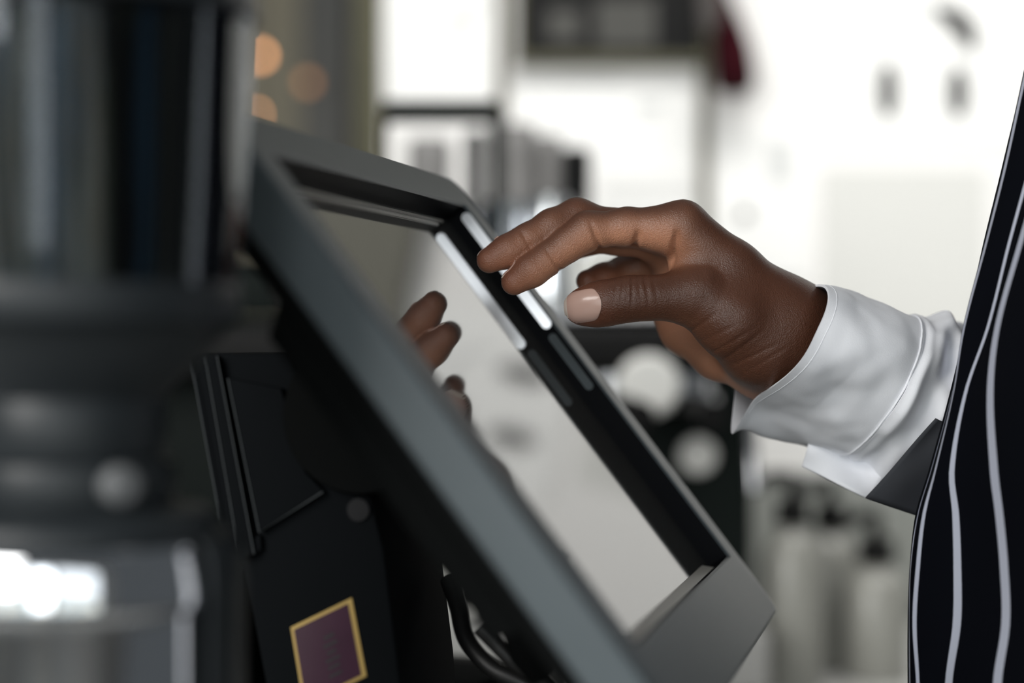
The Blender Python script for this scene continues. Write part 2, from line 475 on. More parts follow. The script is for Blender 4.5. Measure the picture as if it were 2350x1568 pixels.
# rear shell: a shallow tray and a deeper box
b = MB()
b.loft([rrect(s0 + 0.003, s1 - 0.003, u0 - 0.003, u1 + 0.003, 0.008, -0.0190), rrect(s0 + 0.0035, s1 - 0.0035, u0 - 0.0035, u1 + 0.0035, 0.008, -0.0255),
        rrect(s0 + 0.006, s1 - 0.006, u0 - 0.006, u1 + 0.006, 0.008, -0.0275)], cap0=True, cap1=True)
b.build('rear_shell', M['shell'], term, smooth=35)
b = MB()
prof = [(-0.0505, -0.0265), (-0.0587, -0.0382), (-0.197, -0.0376), (-0.2005, -0.0265)]
b.loft([[Q(s0 + 0.004, u, n) for u, n in prof], [Q(s1 - 0.01, u, n) for u, n in prof]], cap0=True, cap1=True)
b.build('rear_box', M['shell'], term, bevel=0.0012)
# hinge drum
SP = 0.105
c0 = on_s(820, 955, SP); rr = 182 / F * (c0 - EYE).y
b = MB()
ex, ez = (mU * 1.0), (mN * 1.0)
for a_, b_ in ((0.0, 0.03), (0.07, 0.10)):
    loops = []
    for ds, k in ((a_, 0.97), (a_ + 0.002, 1.0), (b_ - 0.002, 1.0), (b_, 0.97)):
        loops.append([c0 + mS * ds + (ex * math.cos(2 * PI * i / 64) + ez * math.sin(2 * PI * i / 64)) * rr * k for i in range(64)])
    b.loft(loops, cap0=True, cap1=True)
b.build('hinge_drum', M['shell'], term, smooth=40)
# stand column
SC = 0.115
def prism(pts, sa, sb, name, m, bevel=0.001):
    b = MB(); A = [on_s(x, y, sa) for x, y in pts]; d = mS * (sb - sa)
    b.loft([A, [q + d for q in A]], cap0=True, cap1=True)
    return b.build(name, m, term, bevel=bevel)
prism([(425, 812), (655, 812), (770, 1020), (850, 1145), (880, 1260), (918, 1568), (985, 2480), (660, 2480), (609, 1568), (556, 1287), (505, 1130)], SC, 0.21, 'stand_column', M['stand'], 0.0015)
prism([(440, 1600), (560, 1300), (560, 1600), (640, 2480), (430, 2480)], SC + 0.01, 0.2, 'stand_back', M['shell'])
prism([(523, 868), (645, 892), (700, 1085), (742, 1128), (595, 1222)], SC - 0.004, SC + 0.001, 'stand_cover', M['stand'], 0.0006)
prism([(437, 822), (470, 820), (545, 1255), (532, 1262), (505, 1190)], SC - 0.0025, SC + 0.001, 'stand_rail', M['stand'], 0.0006)
prism([(472, 820), (497, 816), (582, 1272), (552, 1286)], SC - 0.005, SC + 0.001, 'stand_rail', M['stand'], 0.0006)
prism([(582, 1235), (597, 1228), (600, 1262), (584, 1272)], SC - 0.003, SC + 0.001, 'stand_rail', M['stand'], 0.0004)
for nm, pts in (('rail_glint', [(437, 822), (505, 1190)]), ('rail_glint', [(471, 821), (547, 1262)]), ('rail_glint', [(498, 817), (583, 1272)]),
                ('cover_glint', [(523, 869), (595, 1222), (741, 1129)])):
    MB().tube([on_s(x, y, SC - 0.0052 if nm == 'rail_glint' else SC - 0.0043) for x, y in pts], 0.0003, 8).build(nm, M['stand_glint'], term, smooth=60)  # pale tubes added for the light caught on the edges
# port hole in the column
b = MB(); c1 = on_s(824, 1170, SC)
b.loft([[c1 + mS * ds + (mU * math.cos(2 * PI * i / 24) + mN * math.sin(2 * PI * i / 24)) * 0.005 for i in range(24)] for ds in (-0.0015, 0.001)], cap0=True, cap1=True)
b.build('screw_boss', M['gloss_black'], term, smooth=40)
# foot on the counter
MB().box((-0.24, 0.82, 0.9005), (0.02, 1.04, 0.925)).build('foot', M['shell'], term, bevel=0.006)
# gold-edged purple label
lab = [(668, 1440), (808, 1372), (842, 1552), (698, 1622)]
b = MB(); A = [on_s(x, y, SC) for x, y in lab]
b.loft([A, [q - mS * 0.0006 for q in A]], cap0=True, cap1=True)
lb = b.build('label_sticker', M['gold'], term)
lb['label'] = 'gold-bordered purple label on the stand'
cen = sum(A, Vector()) / 4
def labpt(i, j, off):
    a = A[0].lerp(A[1], i); d = A[3].lerp(A[2], i); return a.lerp(d, j) - mS * off
b = MB(); b.loft([[labpt(i, j, 0.0005) for i, j in ((0.045, 0.045), (0.93, 0.045), (0.93, 0.955), (0.045, 0.955))],
                  [labpt(i, j, 0.0009) for i, j in ((0.045, 0.045), (0.93, 0.045), (0.93, 0.955), (0.045, 0.955))]], cap0=True, cap1=True)
b.build('label_face', M['label'], lb)
b = MB()
for j, wd in ((0.30, 0.08), (0.40, 0.11), (0.50, 0.07), (0.59, 0.11), (0.68, 0.09), (0.78, 0.10)):
    i0 = 0.56
    b.loft([[labpt(i, jj, o) for i, jj in ((i0 - wd, j), (i0 + wd, j), (i0 + wd, j + 0.04), (i0 - wd, j + 0.04))] for o in (0.0008, 0.00105)], cap0=True, cap1=True)
b.build('print', M['labelink'], lb)
# cables drooping below the screen
b = MB()
b.tube(spline([P(1030, 1330, 0.93), P(1052, 1395, 0.92), P(1072, 1470, 0.91), P(1130, 1535, 0.9), P(1230, 1590, 0.895), P(1290, 1700, 0.91), P(1180, 1900, 0.95), P(1000, 2300, 0.95), P(900, 2440, 0.92)], 10), 0.0042)
b.build('cable', M['rubber'], term, smooth=60)
b = MB()
b.tube(spline([P(1100, 1440, 0.88), P(1135, 1475, 0.88), P(1190, 1530, 0.88), P(1262, 1580, 0.885), P(1330, 1700, 0.91), P(1230, 1950, 0.95), P(1010, 2350, 0.96), P(900, 2440, 0.93)], 10), 0.0036)
b.build('cable', M['rubber'], term, smooth=60)
b = MB(); b.tube([P(1195, 1440, 0.86), P(1215, 1500, 0.86), P(1240, 1545, 0.865)], [0.008, 0.0085, 0.006], 18)
b.build('cable_plug', M['shell'], term, smooth=40)

# black printer box beside the stand
rp = empty('receipt_printer', (0.02, 1.12, 0.90), 'black receipt printer box partly hidden below the tilted screen', 'printer')
b = MB()
c, s_ = math.cos(-0.42), math.sin(-0.42)
def rot(x, y): return (-0.045 + x * c - y * s_, 1.18 + x * s_ + y * c)
loopP = [rot(*q) for q in ((-0.09, -0.065), (0.06, -0.065), (0.06, 0.065), (-0.09, 0.065))]
b.loft([[(x, y, 0.9005) for x, y in loopP], [(x, y, 1.055) for x, y in loopP]], cap0=True, cap1=True)
b.build('case', M['black'], rp, bevel=0.006)
loopQ = [rot(*q) for q in ((-0.082, -0.055), (0.052, -0.055), (0.052, 0.01), (-0.082, 0.01))]
b = MB(); b.loft([[(x, y, 1.055) for x, y in loopQ], [(x, y, 1.060) for x, y in loopQ]], cap0=True, cap1=True)
b.build('lid', M['shell'], rp, bevel=0.001)

# ------------------------------------------------------------------ grinder (left foreground)
GX, GY = wx(157, 0.66), 0.66
gr = lambda px: px / F * GY
gz = lambda py: wz(py, GY)
g = empty('coffee_grinder', (GX, GY, 0.90), 'black coffee grinder with clear hopper and polished chrome base at left', 'grinder')
prof = [(0.001, -210), (200, -200), (330, -150), (400, -70), (428, -20), (436, 15), (436, 42), (424, 48), (424, 40), (0.001, 38)]
MB().lathe(GX, GY, [(gr(r), gz(y)) for r, y in prof], 96).build('hopper_lid', M['hopper_dark'], g, smooth=40)
prof = [(421, 40), (418, 120), (404, 420), (388, 668), (380, 668), (396, 420), (410, 120), (413, 40)]
MB().lathe(GX, GY, [(gr(r), gz(y)) for r, y in prof], 96, False, False).build('hopper', M['smoked'], g, smooth=60)
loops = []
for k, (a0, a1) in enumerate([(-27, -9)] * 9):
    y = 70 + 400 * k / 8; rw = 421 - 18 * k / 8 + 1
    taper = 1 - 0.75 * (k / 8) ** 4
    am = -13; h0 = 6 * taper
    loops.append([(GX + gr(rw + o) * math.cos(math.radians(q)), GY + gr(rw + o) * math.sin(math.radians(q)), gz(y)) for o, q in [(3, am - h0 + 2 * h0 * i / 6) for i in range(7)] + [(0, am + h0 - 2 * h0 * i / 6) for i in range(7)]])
MB().loft(loops, cap0=True, cap1=True).build('side_glint', mat('pale_highlight_strip', (0.34, 0.34, 0.32), 0.35), g, smooth=50)['label'] = 'pale upright highlight strip on the flank of the hopper'  # pale strip added for the highlight along the hopper edge
n = 96; loops = []
for r, y in ((362, 60), (356, 150), (345, 420), (332, 664)):
    loops.append([(GX + gr(r + 7 * math.cos(k * PI / 2)) * math.cos(2 * PI * k / n), GY + gr(r + 7 * math.cos(k * PI / 2)) * math.sin(2 * PI * k / n), gz(y)) for k in range(n)])
MB().loft(loops, cap0=True, cap1=True).build('inner_jar', M['streak'], g, smooth=60)
prof = [(392, 655), (394, 662), (394, 728), (388, 740), (370, 745), (330, 800), (270, 860), (232, 905), (226, 912), (0.001, 912), (0.001, 655)]
MB().lathe(GX, GY, [(gr(r), gz(y)) for r, y in prof], 96).build('hopper_collar', M['hopper_dark'], g, smooth=40)
prof = [(0.001, 908), (222, 908), (226, 914), (222, 1042), (216, 1052), (240, 1056), (244, 1064), (244, 1140), (238, 1152), (300, 1160), (335, 1175), (350, 1200), (350, 1228), (0.001, 1232)]
MB().lathe(GX, GY, [(gr(r), gz(y)) for r, y in prof], 96).build('grind_ring', M['hopper_dark'], g, smooth=40)
ang = math.radians(-52)
kx, ky = GX + gr(246) * math.cos(ang), GY + gr(246) * math.sin(ang)
d = Vector((math.cos(ang), math.sin(ang), 0)); up = Vector((0, 0, 1)); sd = d.cross(up)
b = MB(); pc = Vector((kx, ky, gz(1100)))
b.loft([[pc + d * o + (sd * math.cos(2 * PI * i / 24) + up * math.sin(2 * PI * i / 24)) * r for i in range(24)] for o, r in ((-0.006, 0.0062), (0.004, 0.0062), (0.0055, 0.0045))], cap0=True, cap1=True)
b.build('adjustment_knob', mat('knob_grey', (0.16, 0.165, 0.17), 0.35), g, smooth=40)
prof = [(0.001, 1228), (318, 1226), (344, 1230), (356, 1240), (364, 1262), (371, 1300), (377, 1340), (379, 1366), (374, 1376), (364, 1384), (362, 1400), (362, 2700), (370, 2720), (0.001, 2720)]
MB().lathe(GX, GY, [(gr(r), gz(y)) for r, y in prof], 128).build('chrome_body', M['chrome'], g, smooth=40)
prof = [(374, 1410), (398, 1400), (402, 1300), (398, 1262), (384, 1240), (360, 1222)]
# dark side guard wrapping the rear half and the right flank
loops = []
for r, y in ((352, 1216), (384, 1236), (400, 1270), (403, 1340), (401, 1420), (401, 2600)):
    loops.append([(GX + gr(r) * math.cos(a), GY + gr(r) * math.sin(a), gz(y)) for a in [math.radians(-28 + 236 * k / 60) for k in range(61)]]
                 + [(GX + gr(r - 9) * math.cos(a), GY + gr(r - 9) * math.sin(a), gz(y)) for a in [math.radians(208 - 236 * k / 60) for k in range(61)]])
MB().loft(loops, cap0=True, cap1=True).build('side_guard', M['hopper_dark'], g, smooth=40)
MB().lathe(GX, GY, [(0.001, 0.9005), (0.068, 0.9005), (0.068, 0.955), (0.062, 0.965), (0.001, 0.965)], 72).build('base', M['hopper_dark'], g, smooth=40)

# ------------------------------------------------------------------ person
per = empty('person', (0.33, 0.93, 0.0), 'person in white shirt and black pinstriped apron touching the till screen', 'person')

# hand: every joint is (x, y, distance, radius in metres)
segs = []     # (a, ra, b, rb, chain, palmar direction)
def chain(nm, pts, pal):
    for a, b_ in zip(pts, pts[1:]):
        segs.append((P(*a[:3]), a[3], P(*b_[:3]), b_[3], nm, Vector(pal).normalized()))
chain('index', [(1180, 648, .962, .0063), (1222, 620, .962, .0072), (1262, 591, .963, .0070), (1305, 560, .964, .0076), (1348, 531, .965, .0088), (1440, 520, .966, .0084), (1510, 526, .966, .0100), (1566, 526, .967, .0124)], (0.45, -0.62, -1))
chain('middle', [(1123, 598, .968, .0062), (1168, 576, .970, .0073), (1214, 551, .972, .0074), (1268, 522, .975, .0082), (1324, 500, .979, .0087), (1420, 524, .982, .0086), (1500, 528, .984, .0100), (1552, 526, .985, .0120)], (0.45, -0.62, -1))
chain('ring', [(1212, 622, .992, .0060), (1262, 590, .994, .0068), (1340, 548, .998, .0076), (1420, 545, 1.0, .0080), (1535, 556, 1.002, .0115)], (0.45, -0.62, -1))
chain('little', [(1348, 645, 1.004, .0057), (1385, 636, 1.010, .0062), (1430, 622, 1.018, .0068), (1520, 602, 1.018, .0108)], (0.3, -0.2, -1))
chain('thumb', [(1333, 705, .957, .0080), (1362, 700, .956, .0095), (1400, 694, .955, .0098), (1450, 685, .954, .0100), (1500, 684, .955, .0096), (1550, 682, .957, .0104), (1604, 686, .960, .0132)], (-0.1, 0.8, -0.8))
pal = (-0.75, -0.2, -0.75)
chain('p1', [(1566, 526, .967, .0124), (1680, 622, .968, .0135), (1800, 725, .970, .0155)], pal)
chain('p2', [(1552, 526, .985, .0120), (1680, 630, .985, .0135), (1805, 735, .982, .0165)], pal)
chain('p3', [(1535, 556, 1.002, .0115), (1660, 665, 1.0, .0140), (1800, 768, .994, .0165)], pal)
chain('p4', [(1520, 602, 1.018, .0108), (1640, 700, 1.014, .0140), (1790, 800, 1.002, .0160)], pal)
chain('hyp', [(1538, 700, 1.016, .0105), (1575, 752, 1.014, .0125), (1650, 808, 1.006, .0130), (1735, 845, .996, .0120), (1785, 835, .992, .012)], pal)
chain('thenar', [(1604, 686, .960, .0132), (1680, 732, .962, .0180), (1740, 785, .970, .0185), (1795, 800, .978, .0165)], (-0.5, 0.6, -0.9))
chain('web', [(1590, 668, .964, .0085), (1596, 620, .970, .0105), (1590, 570, .972, .0105)], (-1, -0.4, -0.5))
chain('fill', [(1560, 610, 1.0, .0100), (1640, 690, .992, .0130), (1740, 760, .985, .0180)], pal)
chain('arm', [(1795, 770, .980, .0235), (1850, 800, .988, .0245), (2000, 880, 1.0, .030), (2300, 1040, 1.05, .036)], (-0.4, 0, -0.9))
chain('arm2', [(1795, 778, .992, .0222), (1850, 815, .998, .0245), (2000, 890, 1.015, .029), (2300, 1045, 1.07, .034)], (-0.4, 0, -0.9))
KIN = {'p1': .010, 'p2': .010, 'p3': .010, 'p4': .010, 'hyp': .010, 'thenar': .010, 'web': .008, 'fill': .012, 'arm': .016, 'arm2': .016}


def hand_mesh(h=0.00085):
    lo = np.array([0.026, 0.93, 1.205]); hi = np.array([0.185, 1.055, 1.332])
    # keep the box around hand and wrist; the arm leaves through its lower right
    hi[0] = P(1935, 800, 1.0).x; lo[0] = P(1075, 600, .96).x; lo[2] = P(1700, 1000, .98).z; hi[2] = P(1500, 430, .97).z
    lo[1] = 0.925; hi[1] = 1.045
    N = np.ceil((hi - lo) / h).astype(int) + 1
    ax = [lo[i] + h * np.arange(N[i]) for i in range(3)]
    X, Y, Z = np.meshgrid(*[a.astype(np.float32) for a in ax], indexing='ij')
    def cone(a, ra, b_, rb):
        ab = np.array(b_ - a, dtype=np.float32); L2 = float(ab @ ab)
        px_, py_, pz_ = X - a.x, Y - a.y, Z - a.z
        tt = np.clip((px_ * ab[0] + py_ * ab[1] + pz_ * ab[2]) / L2, 0, 1)
        return np.sqrt((px_ - tt * ab[0]) ** 2 + (py_ - tt * ab[1]) ** 2 + (pz_ - tt * ab[2]) ** 2) - (ra + (rb - ra) * tt)
    def smin(a, b_, k):
        hh = np.maximum(k - np.abs(a - b_), 0) / k
        return np.minimum(a, b_) - hh * hh * k * 0.25
    fields = {}
    for a, ra, b_, rb, nm, _ in segs:
        dd = cone(a, ra, b_, rb)
        fields[nm] = dd if nm not in fields else smin(fields[nm], dd, 0.0055)
    pm = None
    for nm in ('p1', 'p2', 'p3', 'p4', 'fill', 'hyp', 'thenar', 'web', 'arm', 'arm2'):
        pm = fields[nm] if pm is None else smin(pm, fields[nm], KIN[nm])
    fing = None
    for nm in ('index', 'middle', 'ring', 'little'):
        f_ = smin(fields[nm], pm, 0.006)
        fing = f_ if fing is None else smin(fing, f_, 0.0012)
    dist = smin(fing, fields['thumb'], 0.006) if False else np.minimum(fing, smin(fields['thumb'], pm, 0.008))
    # cap the arm at the edge of the box
    dist = np.maximum(dist, X - (hi[0] - 2 * h))
    # ---- surface nets
    ins = dist < 0
    c = [ins[i:N[0] - 1 + i, j:N[1] - 1 + j, k:N[2] - 1 + k] for i in (0, 1) for j in (0, 1) for k in (0, 1)]
    cnt = sum(q.astype(np.int8) for q in c)
    act = (cnt > 0) & (cnt < 8)
    idx = -np.ones(act.shape, dtype=np.int64); ii = np.argwhere(act); idx[act] = np.arange(len(ii))
    acc = np.zeros((len(ii), 3)); num = np.zeros(len(ii))
    for axis in range(3):
        for o1 in (0, 1):
            for o2 in (0, 1):
                o = [0, 0, 0]; oth = [q for q in range(3) if q != axis]; o[oth[0]] = o1; o[oth[1]] = o2
                i0 = ii + np.array(o); o[axis] = 1; i1 = ii + np.array(o)
                d0 = dist[i0[:, 0], i0[:, 1], i0[:, 2]].astype(float); d1 = dist[i1[:, 0], i1[:, 1], i1[:, 2]].astype(float)
                m_ = (d0 < 0) != (d1 < 0)
                tt = np.where(m_, d0 / np.where(m_, d0 - d1, 1), 0)
                pt = i0 + (i1 - i0) * tt[:, None]
                acc[m_] += pt[m_]; num[m_] += 1
    V = lo + h * acc / num[:, None]
    faces = []
    for axis in range(3):
        a1, a2 = [(1, 2), (2, 0), (0, 1)][axis]
        sl0 = [slice(0, n_) for n_ in N]; sl1 = [slice(0, n_) for n_ in N]
        sl0[axis] = slice(0, N[axis] - 1); sl1[axis] = slice(1, N[axis])
        e = ins[tuple(sl0)] != ins[tuple(sl1)]
        w_ = np.argwhere(e)
        w_ = w_[(w_[:, a1] > 0) & (w_[:, a2] > 0) & (w_[:, a1] < N[a1] - 1) & (w_[:, a2] < N[a2] - 1)]
        def at(s1_, s2_):
            q = w_.copy(); q[:, a1] -= s1_; q[:, a2] -= s2_; return idx[q[:, 0], q[:, 1], q[:, 2]]
        f_ = np.stack([at(1, 1), at(0, 1), at(0, 0), at(1, 0)], 1)
        flip = ~ins[w_[:, 0], w_[:, 1], w_[:, 2]]
        f_[flip] = f_[flip][:, ::-1]
        faces.append(f_)
    faces = np.concatenate(faces); faces = faces[(faces >= 0).all(1)]
    return V, faces


def smooth_np(V, faces, it, lam=0.5):
    e = np.concatenate([faces[:, [0, 1]], faces[:, [1, 2]], faces[:, [2, 3]], faces[:, [3, 0]]])
    e = np.concatenate([e, e[:, ::-1]])
    deg = np.bincount(e[:, 0], minlength=len(V))[:, None]
    for k in range(it):
        for l in (lam, -lam * 0.96):
            s = np.stack([np.bincount(e[:, 0], weights=V[e[:, 1], i], minlength=len(V)) for i in range(3)], 1)
            V = V + l * (s / deg - V)
    return V


def vnormals(V, faces):
    fn = np.cross(V[faces[:, 2]] - V[faces[:, 0]], V[faces[:, 3]] - V[faces[:, 1]])
    n_ = np.zeros_like(V)
    for k in range(4):
        for i in range(3): n_[:, i] += np.bincount(faces[:, k], weights=fn[:, i], minlength=len(V))
    return n_ / (np.linalg.norm(n_, axis=1, keepdims=True) + 1e-12)


V, FC = hand_mesh()
V = smooth_np(V, FC, 6)
NR = vnormals(V, FC)

# creases: (x, y, distance, run direction across the skin in the picture, side the skin faces, half width, depth, reach)
def pic(dx, dy): return Vector((dx, 0, -dy)).normalized()
def crease(x, y, D, across, facing, width, depth, reach, length):
    global V
    c_ = np.array(P(x, y, D)); al = np.array(pic(*across)); dn = np.array(Vector(facing).normalized())
    rel = V - c_; lat = np.array(pic(-across[1], across[0]))
    a_ = rel @ al; l_ = rel @ lat
    near = np.exp(-(np.linalg.norm(rel, axis=1) / reach) ** 4)
    wgt = np.exp(-(a_ / width) ** 2) * near * np.clip((NR @ dn) * 1.6, 0, 1) * np.exp(-(l_ / length) ** 4)
    V = V - NR * (wgt * depth)[:, None]
# across = direction along the finger
crease(1275, 605, .962, (-.8, .55), (0.4, -0.8, -0.5), .0011, .0011, .012, .012)
crease(1370, 556, .964, (-.9, .35), (0.2, -0.7, -0.7), .0013, .0016, .014, .012)
crease(1457, 566, .962, (-1, -.2), (0.0, -0.35, -1), .0016, .0020, .010, .010)
crease(1212, 560, .968, (-.8, .45), (0.4, -0.8, -0.4), .0011, .0010, .012, .012)
crease(1546, 572, .958, (-1, -.15), (-0.3, -0.8, -0.6), .0016, .0024, .012, .010)
for k, (x, dpt) in enumerate(((1413, .0003), (1428, .0005), (1438, .0006), (1450, .0014), (1459, .0006), (1467, .0007), (1483, .0005), (1503, .0003))):
    crease(x, 664, .946, (-1, .05 * (k - 3)), (0, -1, 0.45), .0008, dpt, .0095, .009)
for k, (x, y, dpt) in enumerate(((1640, 770, .0006), (1672, 790, .0008), (1700, 800, .0007), (1735, 815, .0007), (1765, 825, .0006), (1600, 752, .0009))):
    crease(x, y, .945, (.45 + .12 * (k % 3), .9), (-0.1, -1, -0.3), .0008, dpt * .5, .018, .014)
# raised knuckle and tendon forms
def bump_at(x, y, D, r, hgt):
    global V
    rel = np.linalg.norm(V - np.array(P(x, y, D)), axis=1); V = V + NR * (hgt * np.exp(-(rel / r) ** 2))[:, None]
bump_at(1562, 470, .960, .009, .0010)
bump_at(1615, 640, .948, .009, .0012)
bump_at(1320, 730, .950, .006, .0008)
NR = vnormals(V, FC)
# fine skin lines on the near side
# tones: palmar skin is paler, knuckles darker
dm = np.full(len(V), 9.0); pd = np.zeros((len(V), 3)); isf = np.zeros(len(V)); cw = np.zeros(len(V)); CW = {'thenar': .15, 'thumb': .5, 'hyp': .75, 'arm': .2, 'arm2': .2, 'web': 1.1, 'p1': .5}; tipw = np.zeros(len(V))
for a, ra, b_, rb, nm, pdir in segs:
    A_ = np.array(a); ab = np.array(b_ - a); tt = np.clip(((V - A_) @ ab) / (ab @ ab), 0, 1)
    dd = np.linalg.norm(V - A_ - tt[:, None] * ab, axis=1) - (ra + (rb - ra) * tt)
    k = dd < dm; dm[k] = dd[k]; pd[k] = np.array(pdir); cw[k] = CW.get(nm, 1.0); isf[k] = 1.0 if nm in ('index', 'middle', 'ring', 'little') else (0.6 if nm == 'web' else 0.0)
for x, y, D in ((1165, 655, .96), (1110, 600, .967), (1348, 645, 1.0), (1318, 715, .955)):
    tipw = np.maximum(tipw, np.exp(-(np.linalg.norm(V - np.array(P(x, y, D)), axis=1) / 0.017) ** 2))
# blend neighbouring directions
e = np.concatenate([FC[:, [0, 1]], FC[:, [1, 2]], FC[:, [2, 3]], FC[:, [3, 0]]]); e = np.concatenate([e, e[:, ::-1]])
deg = np.bincount(e[:, 0], minlength=len(V))
pal_w = np.clip(((NR * pd).sum(1) - 0.02) / 0.75, 0, 1)
for _ in range(60):
    cw = np.bincount(e[:, 0], weights=cw[e[:, 1]], minlength=len(V)) / deg
    pal_w = np.bincount(e[:, 0], weights=pal_w[e[:, 1]], minlength=len(V)) / deg
pal_w = pal_w ** 0.9 * cw
dors = np.array([0.090, 0.034, 0.018]); palm = np.array([0.60, 0.285, 0.17]); tip = np.array([0.27, 0.095, 0.055])
tone = dors + (palm - dors) * pal_w[:, None]
tone = tone + (tip - tone) * (0.55 * tipw)[:, None]
me = bpy.data.meshes.new('hand')
org = origin_of(per)
me.from_pydata([tuple(q) for q in (V - np.array(org))], [], [tuple(int(i) for i in q) for q in FC])
at_ = me.color_attributes.new('tone', 'FLOAT_COLOR', 'POINT')
at_.data.foreach_set('color', np.concatenate([tone, np.ones((len(V), 1))], 1).astype(np.float32).ravel())
me.polygons.foreach_set('use_smooth', [True] * len(me.polygons))
me.materials.append(M['skin'])
hand = bpy.data.objects.new('body', me); col.objects.link(hand); hand.parent = per
hand['label'] = 'dark brown right hand and wrist, fingers bent towards the screen'
bvh = BVHTree.FromPolygons([Vector(q) for q in V], [tuple(int(i) for i in q) for q in FC])


def nail(name, outline_c, ax, ay, la, lb, view, lift, m, tipfrac=0.12, inside=False):
    """a nail laid on the skin: centre, half length along ax and half width along ay, thrown onto the skin along view"""
    nu, nv = 28, 24; vs = []; fs = []; mi = []
    view = Vector(view).normalized()
    for i in range(nu + 1):
        for j in range(nv + 1):
            a = -1 + 2 * i / nu; b_ = -1 + 2 * j / nv
            # superellipse map
            ex_ = a; w_ = (1 - abs(a) ** (5 if a > 0 else 6) * (0.5 if a > 0 else 0.6)) ** 0.5
            p0 = outline_c + ax * (la * (ex_ - (0.18 * b_ * b_ if a > 0 else -0.15 * b_ * b_) * abs(a))) + ay * (lb * b_ * w_)
            hit = bvh.ray_cast(p0, -view) if inside else bvh.ray_cast(p0 - view * 0.0105, view)
            if hit[0] is None:
                hit = bvh.find_nearest(p0)
            edge = max(abs(b_), 0) ** 6
            vs.append(hit[0] + hit[1] * (lift * (1 - edge) - 0.0001))
    idx_ = lambda i, j: i * (nv + 1) + j
    for i in range(nu):
        for j in range(nv):
            fs.append((idx_(i, j), idx_(i + 1, j), idx_(i + 1, j + 1), idx_(i, j + 1))); mi.append(1 if i > nu * (1 - tipfrac) else 0)
    b = MB(); b.v = vs; b.f = fs
    o = b.build(name, m, hand, smooth=80, fix=False)
    o.data.materials.append(M['nailtip'])
    o.data.polygons.foreach_set('material_index', mi)
    return o


nail('thumb_nail', P(1337, 701, .947), pic(-1, .10), pic(.10, 1), 0.0088, 0.0081, (0.0, 1, -0.12), 0.0007, M['nail'])['label'] = 'pale pink thumb nail'
def tip_nail(x, y, D, axis, nrm, la, lb):
    nrm = Vector(nrm).normalized(); ax = pic(*axis); ax = (ax - nrm * ax.dot(nrm)).normalized()
    nail('finger_nail', P(x, y, D), ax, ax.cross(nrm), la, lb, -nrm, 0.0005, M['nail'], 0.2, True)
tip_nail(1184, 644, .962, (-.76, .55), (-.52, .30, .74), .0056, .0042)
tip_nail(1127, 594, .968, (-.82, .42), (-.45, .62, .62), .0054, .0040)

# ---- sleeve: ring sections (top x,y / bottom x,y / near point x,y / distance of centre / depth half width)
secs = [
    (0.00, (1852, 662), (1730, 914), (1884, 742), .984, .047),
    (0.12, (1890, 664), (1752, 928), (1925, 770), .988, .049),
    (0.30, (1950, 676), (1800, 968), (1985, 810), .994, .050),
    (0.50, (2030, 704), (1868, 1012), (2048, 856), 1.002, .050),
    (0.60, (2080, 726), (1925, 1042), (2082, 880), 1.008, .050),
    (0.64, (2092, 728), (1942, 1052), (2100, 886), 1.010, .051),
    (0.80, (2142, 738), (1995, 1092), (2150, 900), 1.020, .052),
    (1.00, (2190, 752), (2048, 1130), (2210, 930), 1.030, .056),
    (1.35, (2330, 800), (2150, 1190), (2330, 990), 1.055, .058),
    (1.70, (2480, 850), (2300, 1250), (2450, 1040), 1.085, .060),
]


def sleeve_point(tt, a, inner=0.0):
    xs = [s[0] for s in secs]
    f_ = lambda k, i: catmull(xs, [s[k][i] for s in secs], tt)
    D = catmull(xs, [s[4] for s in secs], tt); dh = catmull(xs, [s[5] for s in secs], tt)
    top = P(f_(1, 0), f_(1, 1), D); bot = P(f_(2, 0), f_(2, 1), D)
    c_ = (top + bot) / 2; A_ = (top - bot) / 2
    nearp = P(f_(3, 0), f_(3, 1), D - dh); B_ = nearp - c_
    ca, sa = math.cos(a), math.sin(a)
    # slightly squared section
    q = 1.0 + 0.10 * (max(0.0, math.sin(2 * (a - PI / 2))) ** 2 if PI / 2 < a < PI else 0.0) * max(0.0, 1 - tt / 0.3)
    p_ = c_ + A_ * ca + B_ * (sa * q) + Vector((0, -0.008, 0)) * (q - 1) * 10
    return p_, c_, A_, B_


def cuff_extra(tt, a):
    """the open corner of the unbuttoned cuff hangs below the wrist"""
    a = a % (2 * PI)
    w1 = math.exp(-((a - math.radians(206)) / 0.30) ** 2)
    e = Vector((0, 0, 0))
    fade = max(0.0, 1 - tt / 0.62)
    e += (P(1722, 985, .99) - P(1742, 905, .99)) * (w1 * fade ** 0.8 * 1.0)
    return e


def folds(tt, a, cuffside):
    v = 0.0
    if not cuffside:
        g_ = min(1, max(0, (tt - 0.62) / 0.2))
        v += g_ * (0.0030 * math.sin(3.0 * a + 16 * tt) + 0.0022 * math.sin(5 * a - 24 * tt + 1.0) + 0.0016 * math.sin(26 * tt + 2 * a))
        v += 0.0016 * math.exp(-((tt - 0.66) / 0.03) ** 2)
    else:
        v += 0.0012 * math.sin(3 * a + 9 * tt) * min(1, tt / 0.2)
        v -= 0.0030 * math.exp(-((a - 2.2) / 0.28) ** 2) * math.exp(-((tt - 0.27 - 0.1 * (a - 2.2)) / 0.11) ** 2)
        v += 0.0016 * math.exp(-((a - 2.45) / 0.16) ** 2) * math.exp(-((tt - 0.42) / 0.14) ** 2)
        v -= 0.0016 * math.exp(-((a - 1.8) / 0.25) ** 2) * math.exp(-((tt - 0.50) / 0.06) ** 2)
    return v


